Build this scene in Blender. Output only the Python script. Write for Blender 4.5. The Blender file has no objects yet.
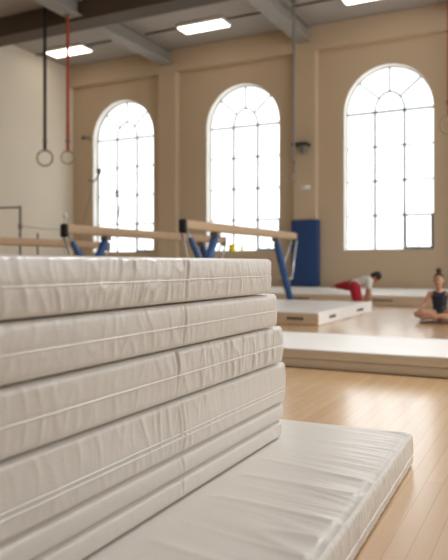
import bpy, bmesh, math, random
from mathutils import Vector, Matrix, noise, Euler

random.seed(7)
S = bpy.context.scene
COL = S.collection
PI = math.pi

# ------------------------------------------------------------------ helpers
def link(o, parent=None):
    COL.objects.link(o)
    if parent is not None:
        o.parent = parent
    return o

def mesh_obj(name, bm, mat=None, parent=None, smooth=True):
    me = bpy.data.meshes.new(name)
    bm.normal_update()
    bm.to_mesh(me); bm.free()
    if mat is not None:
        for m in (mat if isinstance(mat, (list, tuple)) else [mat]):
            me.materials.append(m)
    if smooth:
        for p in me.polygons: p.use_smooth = True
    return link(bpy.data.objects.new(name, me), parent)

def tag(o, label=None, cat=None, group=None, kind=None):
    if label: o['label'] = label
    if cat: o['category'] = cat
    if group: o['group'] = group
    if kind: o['kind'] = kind
    return o

def thing(name, label, cat, loc=(0, 0, 0), rz=0.0, group=None):
    o = bpy.data.objects.new(name, None)
    o.empty_display_size = 0.1
    o.location = loc; o.rotation_euler = (0, 0, rz)
    link(o)
    return tag(o, label, cat, group)

def structure(name, bm, mat, parent=None, smooth=False):
    o = mesh_obj(name, bm, mat, parent, smooth)
    if parent is None: o['kind'] = 'structure'
    return o

def add_box(bm, lo, hi, bevel=0.0, seg=2, mtx=None):
    r = bmesh.ops.create_cube(bm, size=1.0)
    vs = r['verts']
    c = [(a + b) / 2 for a, b in zip(lo, hi)]
    s = [b - a for a, b in zip(lo, hi)]
    for v in vs:
        v.co = Vector((v.co.x * s[0] + c[0], v.co.y * s[1] + c[1], v.co.z * s[2] + c[2]))
    if bevel > 0:
        es = list({e for v in vs for e in v.link_edges})
        r2 = bmesh.ops.bevel(bm, geom=es, offset=bevel, segments=seg, profile=0.5, affect='EDGES')
        vs = list({v for f in r2['faces'] for v in f.verts} | {v for v in vs if v.is_valid})
    if mtx is not None:
        for v in vs: v.co = mtx @ v.co
    return vs

def frame_axes(d):
    d = d.normalized()
    up = Vector((0, 0, 1)) if abs(d.z) < 0.95 else Vector((1, 0, 0))
    x = d.cross(up).normalized()
    return x, x.cross(d).normalized()

def add_tube(bm, pts, rad, seg=10, closed=False, caps=True, flat=None):
    pts = [Vector(p) for p in pts]
    n = len(pts)
    rads = rad if isinstance(rad, (list, tuple)) else [rad] * n
    rings = []
    px = None
    for i, p in enumerate(pts):
        if closed:
            d = pts[(i + 1) % n] - pts[i - 1]
        else:
            d = pts[min(i + 1, n - 1)] - pts[max(i - 1, 0)]
        d = d.normalized()
        if px is None:
            x, y = frame_axes(d)
        else:
            x = (px - d * px.dot(d)).normalized(); y = x.cross(d)
        px = x
        ring = []
        for k in range(seg):
            a = 2 * PI * k / seg
            sy = flat if flat else 1.0
            ring.append(bm.verts.new(p + x * (math.cos(a) * rads[i]) + y * (math.sin(a) * rads[i] * sy)))
        rings.append(ring)
    for i in range(n if closed else n - 1):
        a, b = rings[i], rings[(i + 1) % n]
        for k in range(seg):
            bm.faces.new((a[k], a[(k + 1) % seg], b[(k + 1) % seg], b[k]))
    if caps and not closed:
        bm.faces.new(list(reversed(rings[0]))); bm.faces.new(rings[-1])

def add_lathe(bm, prof, c=(0, 0, 0), seg=24, axis_mtx=None):
    rings = []
    for (r, z) in prof:
        ring = []
        for k in range(seg):
            a = 2 * PI * k / seg
            v = Vector((r * math.cos(a), r * math.sin(a), z))
            if axis_mtx is not None: v = axis_mtx @ v
            ring.append(bm.verts.new(v + Vector(c)))
        rings.append(ring)
    for a, b in zip(rings[:-1], rings[1:]):
        for k in range(seg):
            bm.faces.new((a[k], a[(k + 1) % seg], b[(k + 1) % seg], b[k]))
    bm.faces.new(list(reversed(rings[0]))); bm.faces.new(rings[-1])

def torus_pts(R, n=40, c=(0, 0, 0)):
    return [(c[0] + R * math.cos(2 * PI * k / n), c[1], c[2] + R * math.sin(2 * PI * k / n)) for k in range(n)]

# ------------------------------------------------------------------ materials
def new_mat(name):
    m = bpy.data.materials.new(name); m.use_nodes = True
    nt = m.node_tree
    return m, nt, nt.nodes['Principled BSDF']

def simple(name, col, rough=0.5, metal=0.0, var=0.06, scale=6.0, bump=0.0, bscale=40.0, coat=0.0, spec=0.5):
    m, nt, b = new_mat(name)
    tc = nt.nodes.new('ShaderNodeTexCoord')
    nz = nt.nodes.new('ShaderNodeTexNoise'); nz.inputs['Scale'].default_value = scale; nz.inputs['Detail'].default_value = 4
    nt.links.new(tc.outputs['Object'], nz.inputs['Vector'])
    mx = nt.nodes.new('ShaderNodeMix'); mx.data_type = 'RGBA'
    mx.inputs[6].default_value = tuple(c * (1 - var) for c in col) + (1,)
    mx.inputs[7].default_value = tuple(min(1, c * (1 + var)) for c in col) + (1,)
    nt.links.new(nz.outputs['Fac'], mx.inputs[0])
    nt.links.new(mx.outputs[2], b.inputs['Base Color'])
    b.inputs['Roughness'].default_value = rough
    b.inputs['Metallic'].default_value = metal
    b.inputs['Coat Weight'].default_value = coat
    b.inputs['Specular IOR Level'].default_value = spec
    if bump > 0:
        n2 = nt.nodes.new('ShaderNodeTexNoise'); n2.inputs['Scale'].default_value = bscale; n2.inputs['Detail'].default_value = 5
        nt.links.new(tc.outputs['Object'], n2.inputs['Vector'])
        bp = nt.nodes.new('ShaderNodeBump'); bp.inputs['Strength'].default_value = bump; bp.inputs['Distance'].default_value = 0.01
        nt.links.new(n2.outputs['Fac'], bp.inputs['Height'])
        nt.links.new(bp.outputs['Normal'], b.inputs['Normal'])
    return m

def emissive(name, col, strength):
    m, nt, b = new_mat(name)
    b.inputs['Base Color'].default_value = col + (1,)
    b.inputs['Emission Color'].default_value = col + (1,)
    b.inputs['Emission Strength'].default_value = strength
    b.inputs['Roughness'].default_value = 0.4
    return m

def vinyl(name, col, rough=0.36):
    m = simple(name, col, rough, 0, 0.03, 3.0, 0.10, 160.0)
    return m

def wood_floor():
    m, nt, b = new_mat('maple_floorboards')
    tc = nt.nodes.new('ShaderNodeTexCoord')
    mp = nt.nodes.new('ShaderNodeMapping'); mp.inputs['Rotation'].default_value = (0, 0, PI / 2)
    nt.links.new(tc.outputs['Object'], mp.inputs['Vector'])
    br = nt.nodes.new('ShaderNodeTexBrick')
    br.inputs['Scale'].default_value = 1.0
    br.inputs['Brick Width'].default_value = 1.4
    br.inputs['Row Height'].default_value = 0.068
    br.inputs['Mortar Size'].default_value = 0.0013
    br.inputs['Mortar Smooth'].default_value = 0.2
    br.offset = 0.37
    br.inputs['Color1'].default_value = (0.66, 0.405, 0.18, 1)
    br.inputs['Color2'].default_value = (0.58, 0.345, 0.145, 1)
    br.inputs['Mortar'].default_value = (0.40, 0.22, 0.085, 1)
    nt.links.new(mp.outputs[0], br.inputs['Vector'])
    mp2 = nt.nodes.new('ShaderNodeMapping'); mp2.inputs['Scale'].default_value = (22, 1.2, 1)
    nt.links.new(tc.outputs['Object'], mp2.inputs['Vector'])
    nz = nt.nodes.new('ShaderNodeTexNoise'); nz.inputs['Scale'].default_value = 2.0; nz.inputs['Detail'].default_value = 6
    nt.links.new(mp2.outputs[0], nz.inputs['Vector'])
    mx = nt.nodes.new('ShaderNodeMix'); mx.data_type = 'RGBA'; mx.blend_type = 'MULTIPLY'
    mx.inputs[0].default_value = 0.25
    nt.links.new(br.outputs['Color'], mx.inputs[6]); nt.links.new(nz.outputs['Color'], mx.inputs[7])
    hs = nt.nodes.new('ShaderNodeHueSaturation'); hs.inputs['Value'].default_value = 1.2; hs.inputs['Saturation'].default_value = 0.95
    nt.links.new(mx.outputs[2], hs.inputs['Color'])
    nt.links.new(hs.outputs['Color'], b.inputs['Base Color'])
    n3 = nt.nodes.new('ShaderNodeTexNoise'); n3.inputs['Scale'].default_value = 1.3; n3.inputs['Detail'].default_value = 3
    nt.links.new(tc.outputs['Object'], n3.inputs['Vector'])
    mr = nt.nodes.new('ShaderNodeMapRange'); mr.inputs['To Min'].default_value = 0.36; mr.inputs['To Max'].default_value = 0.44
    nt.links.new(n3.outputs['Fac'], mr.inputs['Value'])
    nt.links.new(mr.outputs[0], b.inputs['Roughness'])
    b.inputs['Specular IOR Level'].default_value = 0.8
    b.inputs['Coat Weight'].default_value = 0.9
    b.inputs['Coat Roughness'].default_value = 0.19
    b.inputs['IOR'].default_value = 1.6; b.inputs['Coat IOR'].default_value = 1.75
    bp = nt.nodes.new('ShaderNodeBump'); bp.inputs['Strength'].default_value = 0.12; bp.inputs['Distance'].default_value = 0.004
    nt.links.new(br.outputs['Fac'], bp.inputs['Height']); bp.invert = True
    nt.links.new(bp.outputs['Normal'], b.inputs['Normal'])
    return m

def pane_material(name, strength):
    # frosted daylight glazing: partly see-through, glowing with the bright sky behind it
    m, nt, b = new_mat(name)
    out = nt.nodes['Material Output']
    b.inputs['Base Color'].default_value = (0.9, 0.95, 0.97, 1)
    b.inputs['Roughness'].default_value = 0.15
    b.inputs['Emission Color'].default_value = (0.93, 0.98, 1.0, 1)
    b.inputs['Emission Strength'].default_value = strength
    tr = nt.nodes.new('ShaderNodeBsdfTransparent')
    mx = nt.nodes.new('ShaderNodeMixShader'); mx.inputs[0].default_value = 0.25
    nt.links.new(b.outputs[0], mx.inputs[1]); nt.links.new(tr.outputs[0], mx.inputs[2])
    nt.links.new(mx.outputs[0], out.inputs['Surface'])
    return m

M = dict(
    wall=simple('beige_plaster', (0.585, 0.45, 0.31), 0.85, 0, 0.05, 0.6, 0.06, 30),
    wall_left=simple('cream_plaster', (0.72, 0.64, 0.52), 0.85, 0, 0.04, 0.6, 0.06, 30),
    ceil=simple('ceiling_paint', (0.36, 0.32, 0.285), 0.9, 0, 0.05, 0.5),
    girder=simple('brown_girder_paint', (0.085, 0.06, 0.04), 0.7, 0, 0.08, 1.0),  # brown darkened further to carry the shade of the unlit front face
    beam=simple('grey_beam_paint', (0.29, 0.265, 0.235), 0.65, 0, 0.05, 1.0),
    reveal=simple('white_window_paint', (0.86, 0.84, 0.80), 0.6, 0, 0.02, 2.0),
    bar=simple('glazing_bar_paint', (0.12, 0.15, 0.15), 0.5, 0, 0.05, 3),
    bar_dark=simple('dark_glazing_paint', (0.08, 0.10, 0.105), 0.5, 0, 0.05, 3),
    floor=wood_floor(),
    vinyl=vinyl('white_vinyl', (0.77, 0.725, 0.665), 0.30),
    piping=simple('white_piping', (0.84, 0.81, 0.76), 0.28, 0, 0.03, 8, 0.1, 120),
    vinyl_far=vinyl('landing_mat_vinyl', (0.85, 0.82, 0.775), 0.42),
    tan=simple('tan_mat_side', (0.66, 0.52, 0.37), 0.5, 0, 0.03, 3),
    fade=simple('faded_print', (0.08, 0.065, 0.06), 0.6, 0, 0.05, 9),
    suede=simple('tan_suede', (0.49, 0.34, 0.215), 0.8, 0, 0.07, 9, 0.1, 200),
    black=simple('black_rubber', (0.012, 0.012, 0.014), 0.5, 0, 0.1, 9),
    steel=simple('brushed_steel', (0.62, 0.62, 0.62), 0.35, 0.85, 0.05, 12),
    dsteel=simple('dark_steel', (0.20, 0.185, 0.17), 0.45, 0.5, 0.08, 12),
    blue=simple('blue_leg_padding', (0.02, 0.085, 0.26), 0.5, 0, 0.08, 8, 0.05, 80),
    bluepad=simple('navy_wall_padding', (0.012, 0.05, 0.175), 0.55, 0, 0.06, 5, 0.05, 80),
    strapd=simple('black_webbing', (0.03, 0.028, 0.026), 0.8, 0, 0.1, 30),
    strapr=simple('red_webbing', (0.48, 0.085, 0.045), 0.8, 0, 0.1, 30),
    strapg=simple('grey_webbing', (0.27, 0.25, 0.23), 0.8, 0, 0.1, 30),
    ringw=simple('pale_ring_wood', (0.40, 0.30, 0.20), 0.5, 0, 0.1, 14),
    yellow=simple('yellow_plastic', (0.85, 0.66, 0.01), 0.4, 0, 0.04, 8),
    white=simple('white_plastic', (0.8, 0.79, 0.76), 0.4, 0, 0.03, 8),
    skin=simple('skin', (0.56, 0.29, 0.175), 0.5, 0, 0.05, 14),
    skin2=simple('tanned_skin', (0.50, 0.25, 0.14), 0.5, 0, 0.05, 14),
    hair=simple('brown_hair', (0.06, 0.03, 0.017), 0.6, 0, 0.2, 60, 0.4, 120),
    hair2=simple('black_hair', (0.015, 0.012, 0.011), 0.6, 0, 0.2, 60, 0.4, 120),
    leotard=simple('navy_leotard', (0.012, 0.018, 0.04), 0.4, 0, 0.15, 20),
    redcloth=simple('red_cloth', (0.42, 0.012, 0.03), 0.8, 0, 0.1, 20, 0.2, 50),
    shirt=simple('white_cotton', (0.72, 0.70, 0.67), 0.85, 0, 0.04, 20, 0.2, 50),
    eye=simple('dark_eye', (0.02, 0.015, 0.012), 0.2, 0, 0.05, 20),
    lips=simple('lip', (0.40, 0.13, 0.10), 0.5, 0, 0.05, 20),
    mat_brown=simple('brown_seat_mat', (0.20, 0.11, 0.06), 0.6, 0, 0.1, 8),
    pane=pane_material('frosted_window_glass', 1.3), pane_side=pane_material('side_window_glass', 7.0),
    tube=emissive('lit_diffuser', (1.0, 0.93, 0.80), 3.5),
)

# ------------------------------------------------------------------ room shell
XL, XR, YB, YF, ZC = -15.4, 5.6, 18.5, -5.0, 7.87
WIN = [-13.25, -8.72, -4.2, 0.4]        # window centres on the back wall
WW, ZS, ZSP, ZT = 1.25, 1.30, 5.25, 6.52  # half width, sill, spring line, crown

bm = bmesh.new(); add_box(bm, (XL - .3, YF - .3, -0.2), (XR + .3, YB + .6, 0.0)); structure('floor', bm, M['floor'])
bm = bmesh.new(); add_box(bm, (XL - .3, YF - .3, ZC), (XR + .3, YB + .6, ZC + .2)); structure('ceiling', bm, M['ceil'])
bm = bmesh.new(); add_box(bm, (XL - .3, YF - .3, 0), (XL, YB + .6, ZC)); structure('wall_left', bm, M['wall_left'])
bm = bmesh.new(); add_box(bm, (XL, YF - .3, 0), (XR, YF, ZC)); structure('wall_front', bm, M['wall'])

def arch_outline(cx, hw, zs, zsp, zt, n=28):
    pts = [(cx - hw, zs), (cx + hw, zs)]
    for k in range(n + 1):
        a = PI * k / n
        pts.append((cx + hw * math.cos(a), zsp + (zt - zsp) * math.sin(a)))
    return pts

def arched_wall(name, x0, x1, centres, place, mat):
    """wall face with arched openings; place(x, depth, z) -> world"""
    bm = bmesh.new()
    loops = [[(x0, 0), (x1, 0), (x1, ZC), (x0, ZC)]] + [arch_outline(c, WW, ZS, ZSP, ZT) for c in centres]
    es = []
    for lp in loops:
        vs = [bm.verts.new(place(x, 0, z)) for x, z in lp]
        for i in range(len(vs)): es.append(bm.edges.new((vs[i], vs[(i + 1) % len(vs)])))
    bmesh.ops.triangle_fill(bm, use_beauty=True, use_dissolve=False, edges=es)
    for f in bm.faces: f.material_index = 0
    for lp in loops[1:]:
        a = [bm.verts.new(place(x, 0, z)) for x, z in lp]
        b = [bm.verts.new(place(x, .42, z)) for x, z in lp]
        for i in range(len(a)):
            f = bm.faces.new((a[i], a[(i + 1) % len(a)], b[(i + 1) % len(a)], b[i])); f.material_index = 1
    return structure(name, bm, [mat, M['reveal']])

arched_wall('wall_back', XL, XR, WIN, lambda x, d, z: Vector((x, YB + d, z)), M['wall'])
RW = [6.6, 11.0, 15.4]
arched_wall('wall_right', YF, YB, RW, lambda x, d, z: Vector((XR + d, x, z)), M['wall'])

def window(idx, place, glass):
    """arched steel window; place(x, depth, z), x from the window centre"""
    P = lambda x, z, d=0.27: place(x, d, z)
    bm = bmesh.new()
    lp = arch_outline(0, WW - .02, ZS + .02, ZSP, ZT - .02)
    add_tube(bm, [P(x, z) for x, z in lp], .035, 6, closed=True)
    root = structure('window_%d' % idx, bm, M['reveal'])
    def bar(name, segs, r, mat):
        b = bmesh.new()
        for s in segs: add_tube(b, [P(*q) for q in s], r, 6)
        return mesh_obj(name, b, mat, root)
    t = WW / 3
    rows = [ZS + (ZSP - ZS) * k / 4 for k in range(1, 4)]
    bar('spring_bar', [[(-WW + .03, ZSP), (WW - .03, ZSP)]], .034, M['bar_dark'])
    bar('glazing_bar', [[(-t, ZS + .03), (-t, ZSP)]], .035, M['bar'])
    bar('glazing_bar', [[(t, ZS + .03), (t, ZSP)]], .035, M['bar'])
    for z in rows:
        bar('glazing_bar', [[(-WW + .03, z), (WW - .03, z)]], .024, M['bar'])
    ia = [(t * math.cos(PI * k / 16), ZSP + .56 * math.sin(PI * k / 16)) for k in range(17)]
    bar('fan_arch_bar', [ia], .03, M['bar'])
    for ang in (45, 90, 135):
        a = math.radians(ang); c, s = math.cos(a), math.sin(a)
        bar('fan_ray_bar', [[(t * c, ZSP + .56 * s), ((WW - .03) * c, ZSP + (ZT - ZSP - .03) * s)]], .03, M['bar'])
    b = bmesh.new()
    for z in rows + [ZSP]:
        for x in (-t, t):
            bmesh.ops.create_icosphere(b, subdivisions=2, radius=.055, matrix=Matrix.Translation(P(x, z)))
    mesh_obj('bar_joint', b, M['bar_dark'], root)
    # small hinged vent in the lower corner
    x0, x1, z0, z1 = t + .03, WW - .07, ZS + .06, rows[0] - .01
    b = bmesh.new()
    add_tube(b, [P(x0, z0, .22), P(x1, z0, .22), P(x1, z1, .2), P(x0, z1, .2)], .046, 6, closed=True)
    v = mesh_obj('vent_frame', b, M['bar_dark'], root)
    b = bmesh.new()
    add_tube(b, [P((x0 + x1) / 2, z0 + .02, .2), P((x0 + x1) / 2, z0 + .16, .17)], .015, 6)
    mesh_obj('vent_latch', b, M['bar_dark'], v)
    b = bmesh.new()
    vs = [b.verts.new(P(x, z, .29)) for x, z in lp]
    b.faces.new(vs)
    mesh_obj('pane', b, glass, root, smooth=False)
    return root

n = 0
for c in WIN:
    n += 1
    window(n, lambda x, d, z, c=c: Vector((c + x, YB + d, z)), M['pane'])
for c in RW:
    n += 1
    window(n, lambda x, d, z, c=c: Vector((XR + d, c - x, z)), M['pane_side'])

# frieze, pilasters, girder, beams
bm = bmesh.new(); add_box(bm, (XL, YB - .24, 7.17), (XR, YB, ZC), .01, 1); structure('trim_1', bm, M['wall'])
k = 1
for x in (-11.32, -6.57, -1.85, 2.9):
    k += 1
    bm = bmesh.new(); add_box(bm, (x - .34, YB - .24, 0), (x + .34, YB, 7.17), .012, 1)
    structure('trim_%d' % k, bm, M['wall'])
for x in (-11.3, -6.57, -1.85, 2.9):
    for (y0, y1) in ((YF, 13.68), (14.32, YB - .24)):
        k += 1
        bm = bmesh.new()
        add_box(bm, (x - .22, y0, 7.40), (x + .22, y1, 7.45))
        add_box(bm, (x - .06, y0, 7.45), (x + .06, y1, 7.82))
        add_box(bm, (x - .22, y0, 7.82), (x + .22, y1, ZC))
        structure('trim_%d' % k, bm, M['beam'])
k += 1
bm = bmesh.new(); add_box(bm, (XL, 13.68, 7.32), (XR, 14.32, ZC), .01, 1); structure('trim_%d' % k, bm, M['girder'])
k += 1
bm = bmesh.new(); add_tube(bm, [(XL, 16.62, ZC - .025), (XR, 16.62, ZC - .025)], .022, 8); structure('trim_%d' % k, bm, M['girder'])
bm = bmesh.new(); add_box(bm, (XL, YB - .03, 0), (XR, YB, .12)); structure('baseboard_back', bm, M['beam'])
bm = bmesh.new(); add_box(bm, (XL, YF, 0), (XL + .03, YB, .12)); structure('baseboard_left', bm, M['beam'])

# ceiling lights
LL = {-14.05: 'lit rectangular ceiling light nearest the left wall, behind the hanging red strap',
      -9.08: 'lit rectangular ceiling light between the two roof beams, above the middle window',
      -4.2: 'lit rectangular ceiling light at the top edge, above the right-hand window'}
for x, lab in LL.items():
    t = thing('ceiling_light', lab, 'ceiling light', (x, 16.66, ZC - .05), 0, 'rectangular ceiling lights')
    bm = bmesh.new(); add_box(bm, (-.76, -.31, -.05), (.76, .31, .05), .015, 2); mesh_obj('housing', bm, M['white'], t)
    bm = bmesh.new(); add_box(bm, (-.72, -.27, -.075), (.72, .27, -.045), .012, 2); mesh_obj('diffuser', bm, M['tube'], t)

# ------------------------------------------------------------------ mats
def axis(a, b, r, step):
    """lattice along one axis, finer at the rounded ends"""
    e = [0, r * .22, r * .5, r * .8, r * 1.15]
    n = max(2, int(round((b - a - 2 * e[-1]) / step)))
    mid = [a + e[-1] + (b - a - 2 * e[-1]) * i / n for i in range(1, n)]
    return [a + q for q in e] + mid + [b - q for q in reversed(e)]

def shell(lo, hi, r, steps, disp):
    ax = [axis(lo[i], hi[i], r, steps[i]) for i in range(3)]
    N = [len(a) for a in ax]
    bm = bmesh.new()
    V = {}
    inner_lo = [lo[i] + r for i in range(3)]; inner_hi = [hi[i] - r for i in range(3)]
    def vert(i, j, k):
        key = (i, j, k)
        v = V.get(key)
        if v is None:
            p = Vector((ax[0][i], ax[1][j], ax[2][k]))
            q = Vector([min(max(p[a], inner_lo[a]), inner_hi[a]) for a in range(3)])
            nrm = (p - q).normalized()
            pos = q + nrm * r
            pos = pos + disp(pos, nrm)
            v = V[key] = bm.verts.new(pos)
        return v
    def face(a, b, c, d): bm.faces.new((a, b, c, d))
    for k_, flip in ((0, True), (N[2] - 1, False)):
        for i in range(N[0] - 1):
            for j in range(N[1] - 1):
                q = [vert(i, j, k_), vert(i + 1, j, k_), vert(i + 1, j + 1, k_), vert(i, j + 1, k_)]
                face(*(reversed(q) if flip else q))
    for j_, flip in ((0, False), (N[1] - 1, True)):
        for i in range(N[0] - 1):
            for k in range(N[2] - 1):
                q = [vert(i, j_, k), vert(i + 1, j_, k), vert(i + 1, j_, k + 1), vert(i, j_, k + 1)]
                face(*(reversed(q) if flip else q))
    for i_, flip in ((0, True), (N[0] - 1, False)):
        for j in range(N[1] - 1):
            for k in range(N[2] - 1):
                q = [vert(i_, j, k), vert(i_, j + 1, k), vert(i_, j + 1, k + 1), vert(i_, j, k + 1)]
                face(*(reversed(q) if flip else q))
    return bm

def nz(x, y, z=0.0): return noise.noise(Vector((x, y, z)))
def ridge(x, y, z=0.0, p=3): return (1 - min(1, abs(nz(x, y, z)) * 1.9)) ** p

def side_wrinkle(t, h, seed, seams, amp, joints):
    """gathered vinyl on a mat's upright side: t metres along it, h 0..1 up it"""
    tt = t + .035 * (h - .5) * nz(t * 2.3, seed, 4.0) * 2 + .008 * nz(t * 9, h * 3, seed)
    mask = .35 + .65 * max(0, nz(t * 2.1, seed * 3.1, 1.5) + .45)
    hs = [0] + sorted(seams) + [1]
    prof, bulge = 1.0, 0.0
    for a, b in zip(hs[:-1], hs[1:]):
        if a <= h <= b:
            f = (h - a) / (b - a)
            prof = .30 + .70 * f ** 1.2 if b == 1 else .55 + .45 * f ** 2
            if a != 0: prof *= 1.0
            bulge = math.sin(PI * f)
    w = ridge(tt * 17, h * .9 + seed, seed, 4) * .75 + ridge(tt * 31, h * 1.1 + seed, seed + 7, 3) * .4
    w += nz(tt * 7, h * .8, seed + 3) * .2
    if seed < 40: amp *= .45 + .55 * min(1, max(0, (t - .55) / .6))     # smoother towards the near end
    d = 1.25 * amp * (w - .45) * mask * prof
    d += .0006 * bulge + .0035 * math.sin(PI * min(1, max(0, h)))
    for s in seams:
        d -= .0016 * math.exp(-((h - s) / .03) ** 2)
    for y in joints:
        dy = t - y - .006 * math.sin(h * 5 + seed)
        d -= .0032 * math.exp(-(dy / .004) ** 2)
        d += .0024 * math.exp(-((abs(dy) - .013) / .007) ** 2) * (.4 + .6 * h)
    return d

def make_mat(root, lo, hi, seams, seed, amp, joints=(), r=.014, steps=(.06, .0055, .007), top_fn=None, mat=None, pip=None,
             double=False, pr=.0026):
    H = hi[2] - lo[2]
    mat = mat or M['vinyl']; pip = pip or M['piping']
    def disp(p, nrm):
        h = (p.z - lo[2]) / H
        hor = Vector((nrm.x, nrm.y, 0))
        L = hor.length
        out = Vector((0, 0, 0))
        if L > .05:
            t = p.y if abs(nrm.x) >= abs(nrm.y) else p.x + 3.7
            j = joints if abs(nrm.x) >= abs(nrm.y) else ()
            out += hor * (side_wrinkle(t, h, seed, seams, amp, j) * min(1, L * 1.2))
        if nrm.z > .05 and top_fn is not None:
            out.z += top_fn(p) * nrm.z
        return out
    cover = mesh_obj('cover', shell(lo, hi, r, steps, disp), mat, root)
    # piping round the mat at each seam, following the cover
    for s in seams:
        for off in ((-.0075, .0075) if double else (0,)):
            pts = []
            z = lo[2] + s * H + off
            def edge(x, y, nx, ny, t, j):
                d = side_wrinkle(t, s, seed, seams, amp, j) + .0010 + .0007 * nz(t * 22, seed)
                return (x + nx * d, y + ny * d, z + .0012 * nz(t * 6, seed + off * 100))
            ny_ = int((hi[1] - lo[1]) / .02); nx_ = int((hi[0] - lo[0]) / .05)
            rr = r
            for i in range(ny_ + 1):
                y = lo[1] + rr + (hi[1] - lo[1] - 2 * rr) * i / ny_
                pts.append(edge(hi[0], y, 1, 0, y, joints))
            for i in range(nx_ + 1):
                x = hi[0] - rr - (hi[0] - lo[0] - 2 * rr) * i / nx_
                pts.append(edge(x, hi[1], 0, 1, x + 3.7, ()))
            for i in range(ny_ + 1):
                y = hi[1] - rr - (hi[1] - lo[1] - 2 * rr) * i / ny_
                pts.append(edge(lo[0], y, -1, 0, y, joints))
            for i in range(nx_ + 1):
                x = lo[0] + rr + (hi[0] - lo[0] - 2 * rr) * i / nx_
                pts.append(edge(x, lo[1], 0, -1, x + 3.7, ()))
            bm = bmesh.new(); add_tube(bm, pts, pr, 6, closed=True)
            mesh_obj('seam_piping', bm, pip, root)
    return cover

STACK = [  # far-end y, z0, z1, seams, crease amp, joint y, label
    (2.66, .1485, .2235, (), .0026, 1.80, 'thin white vinyl mat at the bottom of the stack, lying on the wide floor mat'),
    (2.665, .2255, .2995, (), .0022, 1.79, 'thin white vinyl mat second from the bottom of the stack, under its thickest mat'),
    (2.67, .3025, .4750, (.34,), .0038, 1.78, 'thickest white vinyl mat in the stack with a shiny double seam below its middle'),
    (2.625, .4810, .6350, (.47,), .0085, 1.735, 'white vinyl mat third from the top of the stack, heavily creased beside its seam'),
    (2.545, .6405, .7755, (.48,), .0052, 1.77, 'white vinyl mat second from the top of the stack, just under the topmost'),
    (2.465, .7805, .9205, (.50,), .0092, 1.775, 'topmost white vinyl mat of the stack with gathered creases above its seam'),
]
for i, (yE, z0, z1, seams, amp, jy, lab) in enumerate(STACK):
    y0 = .42 + .02 * (i % 3)
    t = thing('gym_mat', lab, 'gym mat', (-1.65, y0, z0), 0, 'white vinyl mats in the stack')
    off = Vector((-1.65, y0, z0))
    lo = Vector((-2.25, y0, z0)) - off; hi = Vector((-1.060 + .006 * i, yE, z1)) - off
    make_mat(t, lo, hi, seams, 1.7 + i * 5.3, amp, (jy - y0,), r=.016 if z1 - z0 > .1 else .02, double=(i == 2))

# wide mat on the floor under the stack
def floor_top(p):
    x, y = p.x, p.y            # local: right edge at x = 0, far edge at y = 0
    e = max(0, min(1, 1.25 + x / .8))
    s = .35 + .65 * math.exp(x / .42)
    bow = y + .05 * math.sin(x * 3.1 + 1) + .10 * x * nz(y * .9, 3.0) + .03 * nz(x * 2, y * 2, 5)
    w = ridge(bow * 4.6, x * .55, 2.2, 4) * 1.1 + ridge(bow * 11, x * .9, 9.1, 3) * .22
    w2 = ridge(bow * 19 + 3, x * 2.2, 6.0, 3) * .45 * math.exp(-((x + .10) / .13) ** 2)
    dome = .010 * (1 - math.exp(-(-x) / .12)) if x < 0 else 0
    edge = min(1, max(0, -x / .03)) * min(1, max(0, -y / .03))
    d = (.0068 * (w - .35) * s + .0052 * w2) * edge + dome * edge * .6 - .006 * math.exp(-((x + .022) / .008) ** 2)
    u = min(1, max(0, (-x - .42) / .06)) * min(1, max(0, (-y - .28) / .06))     # pressed flat under the stack
    return d * (1 - u) + .003 * u
t = thing('gym_mat', 'wide creased white vinyl mat lying on the wooden floor beneath the stack', 'gym mat', (-.568, 3.0, 0), math.radians(1.5))
make_mat(t, Vector((-2.0, -2.35, .001)), Vector((0, 0, .143)), (.34,), 40.2, .0058, (-.55, -1.02), r=.016, steps=(.016, .009, .008),
         top_fn=floor_top, pr=.004)

# folded two-layer mat across the floor
def soft_top(seed, a=.006):
    return lambda p: a * (nz(p.x * 1.3, p.y * 1.6, seed) + .5 * ridge(p.x * 1.6, p.y * 3, seed, 3))
t = thing('folding_mat', 'long white folded mat of two layers lying across the floor beyond the stack', 'gym mat', (-1.1, 6.02, 0))
for (z0, z1, nm) in ((.001, .081, 'lower_panel'), (.083, .166, 'upper_panel')):
    a = make_mat(t, Vector((-2.3, -.65, z0)), Vector((2.3, .66, z1)), (), 60 + z0 * 50, .004, (), r=.012, steps=(.05, .05, .012),
                 top_fn=soft_top(3.3) if z0 > .05 else None, mat=M['vinyl_far'])
    a.name = nm
bm = bmesh.new(); add_box(bm, (2.29, -.64, .02), (2.312, .65, .15), .006, 2); mesh_obj('hinge_strip', bm, M['piping'], t)

# crash mats further back
def logo(parent, c, w, h, face):
    """short dark faded print on a mat's side"""
    bm = bmesh.new()
    rnd = random.Random(int(abs(c[0] * 100)) + 3)
    nlet = 6
    for i in range(nlet):
        a = -w / 2 + w * (i + .12) / nlet; b = -w / 2 + w * (i + .88) / nlet
        hh = h * (.5 + .12 * rnd.random())
        if face == 'front': add_box(bm, (c[0] + a, c[1] - .010, c[2] - hh), (c[0] + b, c[1] + .004, c[2] + hh), .0015, 1)
        else: add_box(bm, (c[0] - .004, c[1] + a, c[2] - hh), (c[0] + .010, c[1] + b, c[2] + hh), .0015, 1)
    return mesh_obj('printed_mark', bm, M['fade'], parent, smooth=False)

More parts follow.
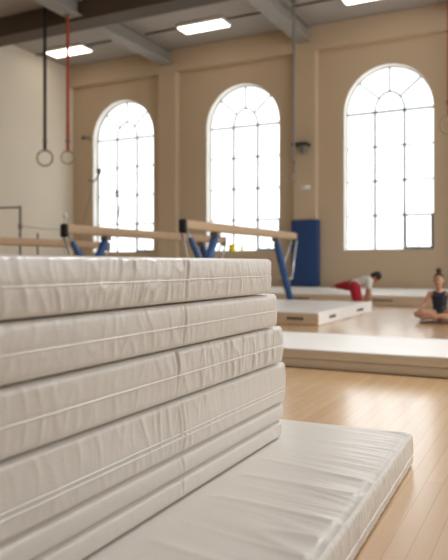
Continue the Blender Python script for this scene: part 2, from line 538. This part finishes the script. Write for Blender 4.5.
def crash_mat(label, x0, x1, y0, y1, h, seed, marks, group=None, front_mat=None):
    t = thing('crash_mat', label, 'crash mat', ((x0 + x1) / 2, (y0 + y1) / 2, 0), 0, group)
    cx, cy = (x0 + x1) / 2, (y0 + y1) / 2
    lo = Vector((x0 - cx, y0 - cy, .001)); hi = Vector((x1 - cx, y1 - cy, h))
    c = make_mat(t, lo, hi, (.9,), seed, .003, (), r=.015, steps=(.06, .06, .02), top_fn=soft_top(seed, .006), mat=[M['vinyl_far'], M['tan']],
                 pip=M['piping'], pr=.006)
    for p in c.data.polygons:      # shade put into the colour: tan on the side turned from the windows
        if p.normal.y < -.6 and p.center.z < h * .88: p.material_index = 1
    for (mx, my, w, face) in marks:
        logo(t, (mx - cx, my - cy, h * .5), w, .035, face)
    return t
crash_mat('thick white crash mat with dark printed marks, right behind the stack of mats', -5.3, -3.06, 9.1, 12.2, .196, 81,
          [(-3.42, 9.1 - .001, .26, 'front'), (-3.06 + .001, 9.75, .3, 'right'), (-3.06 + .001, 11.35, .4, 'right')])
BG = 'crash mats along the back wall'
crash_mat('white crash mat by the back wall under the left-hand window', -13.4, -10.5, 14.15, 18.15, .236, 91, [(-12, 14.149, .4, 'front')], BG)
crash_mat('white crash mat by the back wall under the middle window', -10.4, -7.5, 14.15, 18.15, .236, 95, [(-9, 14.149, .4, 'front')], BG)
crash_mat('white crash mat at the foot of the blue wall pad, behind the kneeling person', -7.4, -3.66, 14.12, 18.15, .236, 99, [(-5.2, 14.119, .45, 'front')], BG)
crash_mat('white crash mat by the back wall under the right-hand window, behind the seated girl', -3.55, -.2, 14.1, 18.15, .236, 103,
          [(-3.3, 14.099, .42, 'front')], BG)

# ------------------------------------------------------------------ balance beams
def balance_beam(label, x, y0, y1, zt, near_cap=True):
    t = thing('balance_beam', label, 'balance beam', (x, (y0 + y1) / 2, 0), 0, 'balance beams')
    L = (y1 - y0) / 2
    th = .145
    bm = bmesh.new()
    add_box(bm, (-.06, -L, zt - th), (.06, L, zt), .042, 5)
    mesh_obj('beam_body', bm, M['suede'], t)
    for s in (-1, 1):
        bm = bmesh.new(); add_box(bm, (-.064, s * L - .035, zt - th - .05), (.064, s * L + .035, zt + .006), .03, 4)
        mesh_obj('end_cap', bm, M['black'], t)
        yt, yf = s * (L - 1.0), s * (L - .15)
        a = Vector((0, yt, zt - th - .05)); b = Vector((0, yf, .03))
        bm = bmesh.new()
        d = b - a
        n_ = 16
        add_tube(bm, [a + d * (i / n_) for i in range(n_ + 1)],
                 [.035] + [.066 + .004 * math.sin(i * 1.9) for i in range(1, n_)] + [.05], 14)
        lg = mesh_obj('padded_leg', bm, M['blue'], t)
        bm = bmesh.new(); add_box(bm, (-.42, yf - .05, .001), (.42, yf + .05, .04), .012, 2); mesh_obj('foot_bar', bm, M['dsteel'], lg)
        m_ = a + d * .55
        bm = bmesh.new(); add_tube(bm, [(-.16, m_.y, m_.z), (.16, m_.y, m_.z)], .02, 8); mesh_obj('cross_tube', bm, M['steel'], t)
        for q in (-1, 1):
            u0 = Vector((q * .05, s * (L - .03), zt - th - .02)); u1 = Vector((q * .14, m_.y, m_.z))
            bm = bmesh.new(); add_tube(bm, [u0, u1], .022, 10)
            br = mesh_obj('brace', bm, M['steel'], t)
            if s < 0 and q > 0:
                bm = bmesh.new()
                add_tube(bm, [u0.lerp(u1, f) for f in (.12, .2, .5, .8, .95)], [.03, .042, .044, .042, .03], 12)
                mesh_obj('brace_sleeve', bm, M['blue'], br)
        bm = bmesh.new(); add_box(bm, (-.07, yt - .06, zt - th - .07), (.07, yt + .06, zt - th + .002), .01, 2)
        mesh_obj('leg_clamp', bm, M['dsteel'], t)
    bm = bmesh.new(); add_tube(bm, [(0, -L + .9, .42), (0, L - .9, .42)], .022, 8)
    return t
balance_beam('balance beam nearest the blue wall pad, its blue leg behind the thick crash mat', -4.75, 8.10, 12.6, 1.54)
balance_beam('balance beam crossing in front of the left-hand window, with a black end cap', -6.45, 7.55, 12.75, 1.49)
balance_beam('balance beam low at the far left, running out of the left edge', -8.7, 6.4, 11.6, 1.375)

# ------------------------------------------------------------------ rings, straps and ropes
def hanging_ring(name, label, x, y, zt, zr, D, w, smat, tube=.022, rz=0.45, group='hanging gymnastic rings'):
    t = thing(name, label, 'gymnastic ring', (x, y, zr), rz, group)
    R_ = D / 2 - tube
    bm = bmesh.new(); add_tube(bm, torus_pts(R_), tube, 12, closed=True); mesh_obj('ring', bm, M['ringw'], t)
    bm = bmesh.new()
    add_box(bm, (-w / 2, -.006, R_ + tube - .05), (w / 2, .006, zt - zr), .002, 1)
    add_tube(bm, [(0.0, .03 * math.cos(a), R_ + .03 * math.sin(a)) for a in [2 * PI * i / 12 for i in range(12)]], .008, 6, closed=True)
    st = mesh_obj('strap', bm, smat, t)
    bm = bmesh.new(); add_box(bm, (-w * .7, -.02, R_ + .22), (w * .7, .02, R_ + .30), .006, 2); mesh_obj('buckle', bm, M['dsteel'], st)
    bm = bmesh.new(); add_box(bm, (-w, -.05, zt - zr - .06), (w, .05, zt - zr), .008, 2); mesh_obj('ceiling_anchor', bm, M['dsteel'], t)
hanging_ring('gymnastic_ring', 'wooden ring on the black strap at the far left', -12.2, 13.5, ZC, 3.74, .47, .085, M['strapd'], .026)
hanging_ring('gymnastic_ring', 'wooden ring on the long red strap beside the black strap', -11.35, 13.42, 7.40, 3.68, .38, .08, M['strapr'], .020)
hanging_ring('gymnastic_ring', 'wooden ring on the red strap at the right edge, cut off by the frame', -1.84, 13.5, 7.40, 3.64, .42, .11, M['strapr'], .022, .15)
hanging_ring('gymnastic_ring', 'small pale ring on the grey strap hanging by the pilaster above the blue pad', -6.15, 16.25, ZC, 3.2, .27, .07, M['strapg'], .018, .3)

# ------------------------------------------------------------------ bar apparatus on the left
t = thing('horizontal_bar', 'thin dark steel bar on an upright with a stay cable, at the far left', 'gym bar', (0, 0, 0))
t.location = (-10.2, 10.53, 0)
for nm, (x, y), zt in (('upright', (0, 0), 2.14), ('upright', (-2.4, -.2), 2.14)):
    bm = bmesh.new(); add_tube(bm, [(x, y, .02), (x, y, zt)], .028, 10); mesh_obj(nm, bm, M['dsteel'], t)
    bm = bmesh.new(); add_lathe(bm, [(.22, 0), (.22, .012), (.05, .03), (.04, .06)], (x, y, 0), 20); mesh_obj('base_plate', bm, M['dsteel'], t)
bm = bmesh.new(); add_tube(bm, [(0, 0, 2.11), (-2.4, -.2, 2.12)], .022, 10); mesh_obj('rail', bm, M['dsteel'], t)
bm = bmesh.new(); add_lathe(bm, [(.03, -.06), (.045, -.04), (.045, .04), (.03, .06)], (0, 0, 1.71), 12); mesh_obj('collar', bm, M['dsteel'], t)
bm = bmesh.new(); add_tube(bm, [(0, 0, 1.71), (-.24, 1.0, 1.705), (-.48, 2.0, 1.73)], .008, 6); mesh_obj('stay_cable', bm, M['dsteel'], t)
bm = bmesh.new(); add_tube(bm, [(-.48, 2.0, .0), (-.48, 2.0, 2.02)], .02, 8)
add_lathe(bm, [(.02, 2.0), (.06, 2.04), (.06, 2.12), (.02, 2.16)], (-.48, 2.0, 0), 14); mesh_obj('cable_post', bm, M['white'], t)
t = thing('short_post', 'short thin steel post standing behind the low balance beam at the far left', 'post', (-10.57, 11.46, 0))
bm = bmesh.new(); add_tube(bm, [(0, 0, .02), (0, 0, 1.60)], .022, 10); mesh_obj('post', bm, M['dsteel'], t)
bm = bmesh.new(); add_lathe(bm, [(.2, 0), (.2, .012), (.05, .03), (.04, .06)], (0, 0, 0), 20); mesh_obj('base_plate', bm, M['dsteel'], t)

t = thing('bar_upright', 'slim steel post with a hooked clamp before the left edge of the left-hand window', 'gym bar', (-11.3, 14.0, 0))
# stands clear of the mats, px 99
t.location = (-10.48, 13.6, 0)
bm = bmesh.new(); add_tube(bm, [(0, 0, .02), (0, 0, 3.32)], .017, 10); mesh_obj('post', bm, M['steel'], t)
bm = bmesh.new(); add_lathe(bm, [(.03, -.08), (.06, -.05), (.06, .05), (.03, .08)], (0, 0, 3.28), 12); mesh_obj('clamp', bm, M['dsteel'], t)
bm = bmesh.new(); add_tube(bm, [(0, 0, 3.2), (-.06, -.04, 3.07), (-.16, -.08, 3.02), (-.25, -.12, 3.06)], .02, 8); mesh_obj('hook', bm, M['dsteel'], t)
bm = bmesh.new(); add_tube(bm, [(-.12, -.06, 3.02), (-.78, -.4, .02)], .008, 6); mesh_obj('stay_cable', bm, M['dsteel'], t)
bm = bmesh.new(); add_lathe(bm, [(.25, 0), (.25, .012), (.05, .03), (.04, .08)], (0, 0, 0), 20); mesh_obj('base_plate', bm, M['dsteel'], t)

t = thing('bar_upright', 'shorter slim steel post with a dark knob before the middle of the left-hand window', 'gym bar', (-9.95, 13.65, 0))
bm = bmesh.new(); add_tube(bm, [(0, 0, .02), (0, 0, 2.72)], .016, 10); mesh_obj('post', bm, M['steel'], t)
bm = bmesh.new(); add_lathe(bm, [(.02, -.07), (.05, -.04), (.05, .04), (.02, .07)], (0, 0, 2.72), 12); mesh_obj('knob', bm, M['dsteel'], t)
bm = bmesh.new(); add_tube(bm, [(.08, .02, 2.4), (.03, 0, 2.05), (0, 0, 1.9)], .018, 8); mesh_obj('lever', bm, M['dsteel'], t)
bm = bmesh.new(); add_lathe(bm, [(.2, 0), (.2, .012), (.05, .03), (.04, .08)], (0, 0, 0), 20); mesh_obj('base_plate', bm, M['dsteel'], t)

# ------------------------------------------------------------------ wall fittings
t = thing('wall_pad', 'tall navy blue pad strapped round the foot of the pilaster', 'wall pad', (-6.57, YB - .24, 0))
bm = bmesh.new(); add_box(bm, (-.36, -.075, .24), (.36, -.004, 2.2), .02, 3); mesh_obj('front_panel', bm, M['bluepad'], t)
for s in (-1, 1):
    bm = bmesh.new(); add_box(bm, (min(s * .345, s * .405), -.07, .24), (max(s * .345, s * .405), .22, 2.2), .015, 3); mesh_obj('side_panel', bm, M['bluepad'], t)

t = thing('wall_lamp', 'dark lamp on a flat bracket high on the pilaster above the blue pad', 'lamp', (-6.6, YB - .24, 4.3))
bm = bmesh.new(); add_box(bm, (-.08, -.03, -.1), (.08, -.002, .12), .008, 2); mesh_obj('wall_bracket', bm, M['dsteel'], t)
bm = bmesh.new(); add_box(bm, (-.24, -.42, .03), (.24, -.02, .12), .02, 2); mesh_obj('canopy', bm, M['black'], t)
bm = bmesh.new(); add_lathe(bm, [(.05, -.2), (.085, -.18), (.10, -.02), (.14, .04)], (.06, -.22, 0), 18); mesh_obj('lamp_head', bm, M['dsteel'], t)

t = thing('switch_plate', 'small white plate on the pilaster between the lamp and the blue pad', 'wall switch', (-6.55, YB - .24, 3.15))
bm = bmesh.new(); add_box(bm, (-.15, -.03, -.06), (.15, -.001, .06), .008, 2); mesh_obj('plate', bm, M['white'], t)
bm = bmesh.new(); add_box(bm, (-.04, -.045, -.03), (.04, -.028, .03), .005, 2); mesh_obj('rocker', bm, M['reveal'], t)

t = thing('wall_hook', 'short dark rod fixed to the wall left of the left-hand window', 'wall hook', (-14.62, YB, 5.35))
bm = bmesh.new(); add_tube(bm, [(-.35, -.06, .03), (0, -.06, 0), (.05, -.06, -.05)], .025, 8); mesh_obj('rod', bm, M['dsteel'], t)
bm = bmesh.new(); add_box(bm, (-.36, -.05, -.03), (-.26, -.001, .09), .006, 2); mesh_obj('back_plate', bm, M['dsteel'], t)

# yellow things on the middle window sill
t = thing('yellow_tub', 'yellow tub standing on the sill of the middle window', 'tub', (-9.13, YB + .13, ZS))
bm = bmesh.new(); add_lathe(bm, [(.085, 0), (.10, .01), (.118, .17), (.118, .19)], (0, 0, 0), 24); mesh_obj('tub_body', bm, M['yellow'], t)
bm = bmesh.new(); add_lathe(bm, [(.124, .185), (.124, .21), (.09, .222)], (0, 0, 0), 24); mesh_obj('lid', bm, M['yellow'], t)
t = thing('bottle', 'slim pale bottle with a yellow band on the sill of the middle window', 'bottle', (-8.78, YB + .13, ZS))
bm = bmesh.new(); add_lathe(bm, [(.04, 0), (.045, .01), (.045, .14), (.02, .18), (.02, .2)], (0, 0, 0), 18); mesh_obj('bottle_body', bm, M['white'], t)
bm = bmesh.new(); add_lathe(bm, [(.047, .04), (.047, .12)], (0, 0, 0), 18); mesh_obj('band', bm, M['yellow'], t)
bm = bmesh.new(); add_lathe(bm, [(.024, .195), (.024, .225)], (0, 0, 0), 14); mesh_obj('cap', bm, M['bar'], t)

# ------------------------------------------------------------------ people
def capsule(bm, p0, r0, p1, r1, seg=14):
    p0, p1 = Vector(p0), Vector(p1)
    d = (p1 - p0)
    L = d.length
    if L < 1e-5: d = Vector((0, 0, 1))
    d.normalize()
    pts, rs = [], []
    for i in range(5):
        a = PI / 2 * (1 - i / 5); pts.append(p0 - d * (r0 * math.sin(a))); rs.append(max(.0005, r0 * math.cos(a)))
    for i in range(5):
        f = i / 4; pts.append(p0.lerp(p1, f)); rs.append(r0 + (r1 - r0) * f)
    for i in range(1, 6):
        a = PI / 2 * i / 5; pts.append(p1 + d * (r1 * math.sin(a))); rs.append(max(.0005, r1 * math.cos(a)))
    x, y = frame_axes(d)
    rings = [[bm.verts.new(p + x * (math.cos(2 * PI * k / seg) * r) + y * (math.sin(2 * PI * k / seg) * r)) for k in range(seg)] for p, r in zip(pts, rs)]
    for a, b in zip(rings[:-1], rings[1:]):
        for k in range(seg): bm.faces.new((a[k], b[k], b[(k + 1) % seg], a[(k + 1) % seg]))
    bm.faces.new(rings[0]); bm.faces.new(list(reversed(rings[-1])))

def ellipsoid(bm, c, r, rot=(0, 0, 0)):
    m = Matrix.Translation(Vector(c)) @ Euler(rot).to_matrix().to_4x4() @ Matrix.Diagonal((r[0], r[1], r[2], 1))
    bmesh.ops.create_uvsphere(bm, u_segments=20, v_segments=14, radius=1.0, matrix=m)

def grown(name, bm, mat, parent, voxel=.008, smooth=3):
    """fuse the overlapping forms into one continuous surface"""
    me = bpy.data.meshes.new(name); bmesh.ops.recalc_face_normals(bm, faces=bm.faces[:]); bm.to_mesh(me); bm.free()
    tmp = bpy.data.objects.new('shape', me); COL.objects.link(tmp)
    rm = tmp.modifiers.new('r', 'REMESH'); rm.mode = 'VOXEL'; rm.voxel_size = voxel; rm.use_smooth_shade = True
    if smooth:
        sm = tmp.modifiers.new('s', 'SMOOTH'); sm.iterations = smooth; sm.factor = .5
    dg = bpy.context.evaluated_depsgraph_get(); dg.update()
    out = bpy.data.meshes.new_from_object(tmp.evaluated_get(dg))
    bpy.data.objects.remove(tmp); bpy.data.meshes.remove(me)
    out.materials.clear(); out.materials.append(mat)
    for p in out.polygons: p.use_smooth = True
    out.name = name
    return link(bpy.data.objects.new(name, out), parent)

def head_forms(bm, c, R, rx=.072, ry=.088, rz=.104):
    """skull, jaw, nose, brow and ears; R turns the face (which looks along local -y)"""
    c = Vector(c)
    Q = lambda x, y, z: c + R @ Vector((x, y, z))
    e = R.to_euler()
    ellipsoid(bm, Q(0, .012, .018), (rx, ry, rz * .86), e)
    ellipsoid(bm, Q(0, -.02, -.035), (rx * .80, ry * .78, rz * .72), e)
    capsule(bm, Q(0, -.082, .005), .008, Q(0, -.098, -.022), .0125)     # nose
    ellipsoid(bm, Q(0, -.074, -.088), (.022, .018, .016), e)             # chin
    capsule(bm, Q(-.035, -.072, .018), .010, Q(.035, -.072, .018), .010)  # brow
    capsule(bm, Q(-.022, -.080, -.052), .007, Q(.022, -.080, -.052), .007)
    for s in (-1, 1):
        ellipsoid(bm, Q(s * rx * 1.02, .01, -.008), (.011, .02, .03), e)
    return Q

def hand_forms(bm, wrist, fwd, side, s=1.0, curl=.5):
    """palm, four unequal bent fingers and a thumb off the side of the palm"""
    w, f, sd = Vector(wrist), Vector(fwd).normalized(), Vector(side).normalized()
    nrm = f.cross(sd).normalized()
    if nrm.z > 0: nrm = -nrm
    pe = w + f * .075 * s
    for q in (-.024, -.008, .008, .024):
        capsule(bm, w + sd * q * .6 * s, .012 * s, pe + sd * q * s, .0115 * s, 8)
    for q, L in ((-.027, .055), (-.009, .068), (.009, .064), (.027, .048)):
        a = pe + sd * q * s
        b = a + (f * .6 + nrm * curl * .4).normalized() * L * .5 * s
        c = b + (f * .5 + nrm * curl).normalized() * L * .5 * s
        capsule(bm, a, .0088 * s, b, .008 * s, 8); capsule(bm, b, .008 * s, c, .0068 * s, 8)
    a = w + f * .02 * s - sd * .024 * s
    b = a + (f * .6 - sd * .8).normalized() * .034 * s
    c = b + (f * .95 - sd * .25 + nrm * curl * .3).normalized() * .03 * s
    capsule(bm, a, .011 * s, b, .0095 * s, 8); capsule(bm, b, .0095 * s, c, .0075 * s, 8)

def foot_forms(bm, ankle, toe, s=1.0):
    a, t_ = Vector(ankle), Vector(toe)
    d = (t_ - a).normalized()
    sd = d.cross(Vector((0, 0, 1)))
    if sd.length < .1: sd = Vector((1, 0, 0))
    sd.normalize()
    capsule(bm, a - d * .03 * s, .030 * s, a.lerp(t_, .75), .030 * s)
    for i, q in enumerate((-.026, -.013, 0, .012, .023)):
        b = a.lerp(t_, .72) + sd * q * s
        capsule(bm, b, .014 * s, b + d * (.055 - .004 * abs(i - 1)) * s, .0095 * s, 8)

def face_parts(Q, parent, R):
    for s in (-1, 1):
        bm = bmesh.new(); ellipsoid(bm, Q(s * .030, -.078, .000), (.0125, .007, .0075), R.to_euler()); mesh_obj('eye', bm, M['eye'], parent)
    bm = bmesh.new(); ellipsoid(bm, Q(0, -.0885, -.052), (.020, .006, .0065), R.to_euler()); mesh_obj('mouth', bm, M['lips'], parent)

# --- girl seated cross-legged
g = thing('person', 'girl in a navy leotard with a hair bun, sitting cross-legged at the right edge', 'person', (-1.62, 10.62, 0), math.radians(9))
R = Matrix.Rotation(math.radians(-10), 3, 'Z') @ Matrix.Rotation(math.radians(4), 3, 'X')
bm = bmesh.new()
Q = head_forms(bm, (.0, -.03, .625), R)
capsule(bm, (.01, .005, .43), .048, (.0, -.01, .57), .044)
TORSO = [((.02, .02, .10), (.125, .095, .095)), ((.02, .02, .16), (.108, .082, .11)), ((.018, .02, .22), (.100, .073, .13)),
         ((.016, .016, .29), (.108, .076, .125)), ((.012, .012, .355), (.116, .076, .095))]
for c, r in TORSO: ellipsoid(bm, c, r)
capsule(bm, (-.10, .01, .415), .040, (.125, .01, .415), .040)
for s, sh, el, wr in ((-1, (-.13, .01, .41), (-.205, -.03, .25), (-.265, -.16, .20)), (1, (.155, .01, .41), (.235, -.02, .25), (.26, -.16, .20))):
    capsule(bm, sh, .040, el, .031); capsule(bm, el, .031, wr, .022)
    hand_forms(bm, wr, (Vector((s * -.05, -.60, -.20))), Vector((-s, 0, 0)) * -1 if s < 0 else Vector((-1, 0, 0)), .9, .8)
for s in (-1, 1):
    hip, kn = (.02 + s * .08, .0, .09), (.0 + s * .31, -.20, .105)
    an = (-s * .10, -.30 - (.04 if s > 0 else 0), .06 if s < 0 else .075)
    capsule(bm, hip, .085, kn, .056); capsule(bm, kn, .054, Vector(kn).lerp(Vector(an), .35), .052); capsule(bm, Vector(kn).lerp(Vector(an), .35), .052, an, .033)
    foot_forms(bm, an, (an[0] - s * .17, an[1] + .05, .045), .95)
body = grown('body', bm, M['skin'], g, .0085, 3)
face_parts(Q, g, R)
bm = bmesh.new()
for c, r in TORSO: ellipsoid(bm, c, tuple(q + .007 for q in r))
for s in (-1, 1):
    capsule(bm, (.012 + s * .060, -.045, .385), .030, (.012 + s * .078, -.005, .452), .018)
    capsule(bm, (.012 + s * .078, -.005, .452), .018, (.012 + s * .078, .03, .448), .018)
    capsule(bm, (.012 + s * .078, .03, .448), .018, (.012 + s * .055, .065, .37), .030)
grown('leotard', bm, M['leotard'], g, .009, 3)
bm = bmesh.new()
ellipsoid(bm, Q(0, .026, .036), (.079, .088, .088), R.to_euler())
ellipsoid(bm, Q(0, .06, .0), (.068, .055, .085), R.to_euler())
hr = grown('hair', bm, M['hair'], g, .009, 2)
bm = bmesh.new(); ellipsoid(bm, Q(0, .035, .150), (.046, .046, .042)); ellipsoid(bm, Q(0, .035, .12), (.032, .032, .03))
grown('bun', bm, M['hair'], hr, .008, 1)

m_ = thing('sit_mat', 'small thin brown mat under the seated girl', 'mat', (-1.62, 10.56, 0), math.radians(9))  # brown sheet stands in for her shadow and reflection on the floor
bm = bmesh.new(); add_box(bm, (-.27, -.33, .001), (.40, .18, .013), .005, 2); mesh_obj('pad', bm, M['mat_brown'], m_)
bm = bmesh.new(); add_tube(bm, [(-.27, -.33, .008), (.40, -.33, .008), (.40, .18, .008), (-.27, .18, .008)], .006, 6, closed=True); mesh_obj('edge_binding', bm, M['mat_brown'], m_)
g.location.z = .022

# --- person on hands and knees, one leg raised behind
g = thing('person', 'person in white shirt and red trousers kneeling on all fours with one leg raised behind', 'person', (-3.43, 12.72, 0), math.radians(15))
R = Matrix.Rotation(math.radians(78), 3, 'Z') @ Matrix.Rotation(math.radians(58), 3, 'X')
bm = bmesh.new()
Q = head_forms(bm, (.315, -.01, .635), R, .074, .088, .102)
capsule(bm, (.22, 0, .565), .05, (.29, 0, .615), .045)
TR = [((-.10, 0, .48), (.115, .12, .10)), ((0, 0, .53), (.12, .105, .085)), ((.09, 0, .56), (.13, .125, .09)), ((.165, 0, .575), (.085, .14, .075))]
for c, r in TR: ellipsoid(bm, c, r, (0, -.3, 0))
ARMS = [((.17, -.135, .555), (.185, -.175, .29), (.09, -.16, .075)), ((.17, .135, .555), (.14, .17, .29), (.07, .15, .075))]
for sh, el, wr in ARMS:
    capsule(bm, sh, .046, el, .036); capsule(bm, el, .036, wr, .025)
    hand_forms(bm, Vector(wr) + Vector((0, 0, -.035)), (1, 0, -.12), (0, 1, 0), .95, .15)
    capsule(bm, wr, .025, Vector(wr) + Vector((0, 0, -.04)), .022)
HIP1, KN1, AN1 = (-.10, -.085, .45), (-.02, -.09, .075), (-.40, -.09, .05)
HIP2, KN2, AN2 = (-.12, .085, .47), (-.29, .22, .465), (-.46, .36, .45)
for hp, kn, an in ((HIP1, KN1, AN1), (HIP2, KN2, AN2)):
    capsule(bm, hp, .088, kn, .056); capsule(bm, kn, .056, Vector(kn).lerp(Vector(an), .35), .054); capsule(bm, Vector(kn).lerp(Vector(an), .35), .054, an, .034)
    d = (Vector(an) - Vector(kn)).normalized()
    foot_forms(bm, an, Vector(an) + d * .16 + Vector((0, 0, -.012)), 1.0)
grown('body', bm, M['skin2'], g, .0085, 3)
face_parts(Q, g, R)
bm = bmesh.new()
for c, r in TR[1:]: ellipsoid(bm, c, tuple(q + .016 for q in r), (0, -.3, 0))
ellipsoid(bm, (-.07, 0, .515), (.11, .135, .10), (0, -.3, 0))
for sh, el, wr in ARMS:
    capsule(bm, sh, .058, Vector(sh).lerp(Vector(el), .4), .055)
grown('shirt', bm, M['shirt'], g, .010, 3)
bm = bmesh.new()
ellipsoid(bm, (-.11, 0, .445), (.125, .135, .11), (0, -.3, 0))
for hp, kn, an in ((HIP1, KN1, AN1), (HIP2, KN2, AN2)):
    capsule(bm, hp, .115, kn, .092); capsule(bm, kn, .088, Vector(kn).lerp(Vector(an), .92), .056)
grown('trousers', bm, M['redcloth'], g, .010, 3)
bm = bmesh.new()
ellipsoid(bm, Q(0, .018, .030), (.084, .092, .092), R.to_euler()); ellipsoid(bm, Q(0, .05, -.01), (.08, .07, .09), R.to_euler())
grown('hair', bm, M['hair2'], g, .009, 2)

# ------------------------------------------------------------------ light
w = bpy.data.worlds.new('daylight'); S.world = w; w.use_nodes = True
bg = w.node_tree.nodes['Background']
bg.inputs['Color'].default_value = (0.98, 0.99, 1.0, 1); bg.inputs['Strength'].default_value = 1.7

def area(name, loc, size, power, col, target):
    l = bpy.data.lights.new(name, 'AREA'); l.shape = 'RECTANGLE'; l.size, l.size_y = size; l.energy = power; l.color = col
    o = bpy.data.objects.new(name, l); o.location = loc
    o.rotation_euler = (Vector(target) - Vector(loc)).to_track_quat('-Z', 'Y').to_euler()
    return link(o)
# added fill lights out of frame; the hall has no such fittings
area('hall_lamp', (0.0, 6.2, 4.6), (1.5, 1.5), 135, (.96, .98, 1.0), (-.8, 2.9, .3))
area('hall_lamp', (-7.0, 7.0, 7.2), (6, 4), 90, (1.0, .95, .88), (-9, 8, 0))

# ------------------------------------------------------------------ camera
cam = bpy.data.cameras.new('camera')
co = bpy.data.objects.new('camera', cam); link(co)
co.location = (0, 0, .9)
co.rotation_euler = (PI / 2, 0, math.radians(26.81))
cam.sensor_width = 36; cam.lens = 655 / 560 * 36; cam.shift_y = -16 / 560
cam.clip_start = .05
cam.dof.use_dof = True; cam.dof.focus_distance = 2.6; cam.dof.aperture_fstop = 2.5; cam.dof.aperture_blades = 7
S.camera = co
S.view_settings.view_transform = 'Standard'
S.view_settings.look = 'None'
S.view_settings.exposure = 0.44
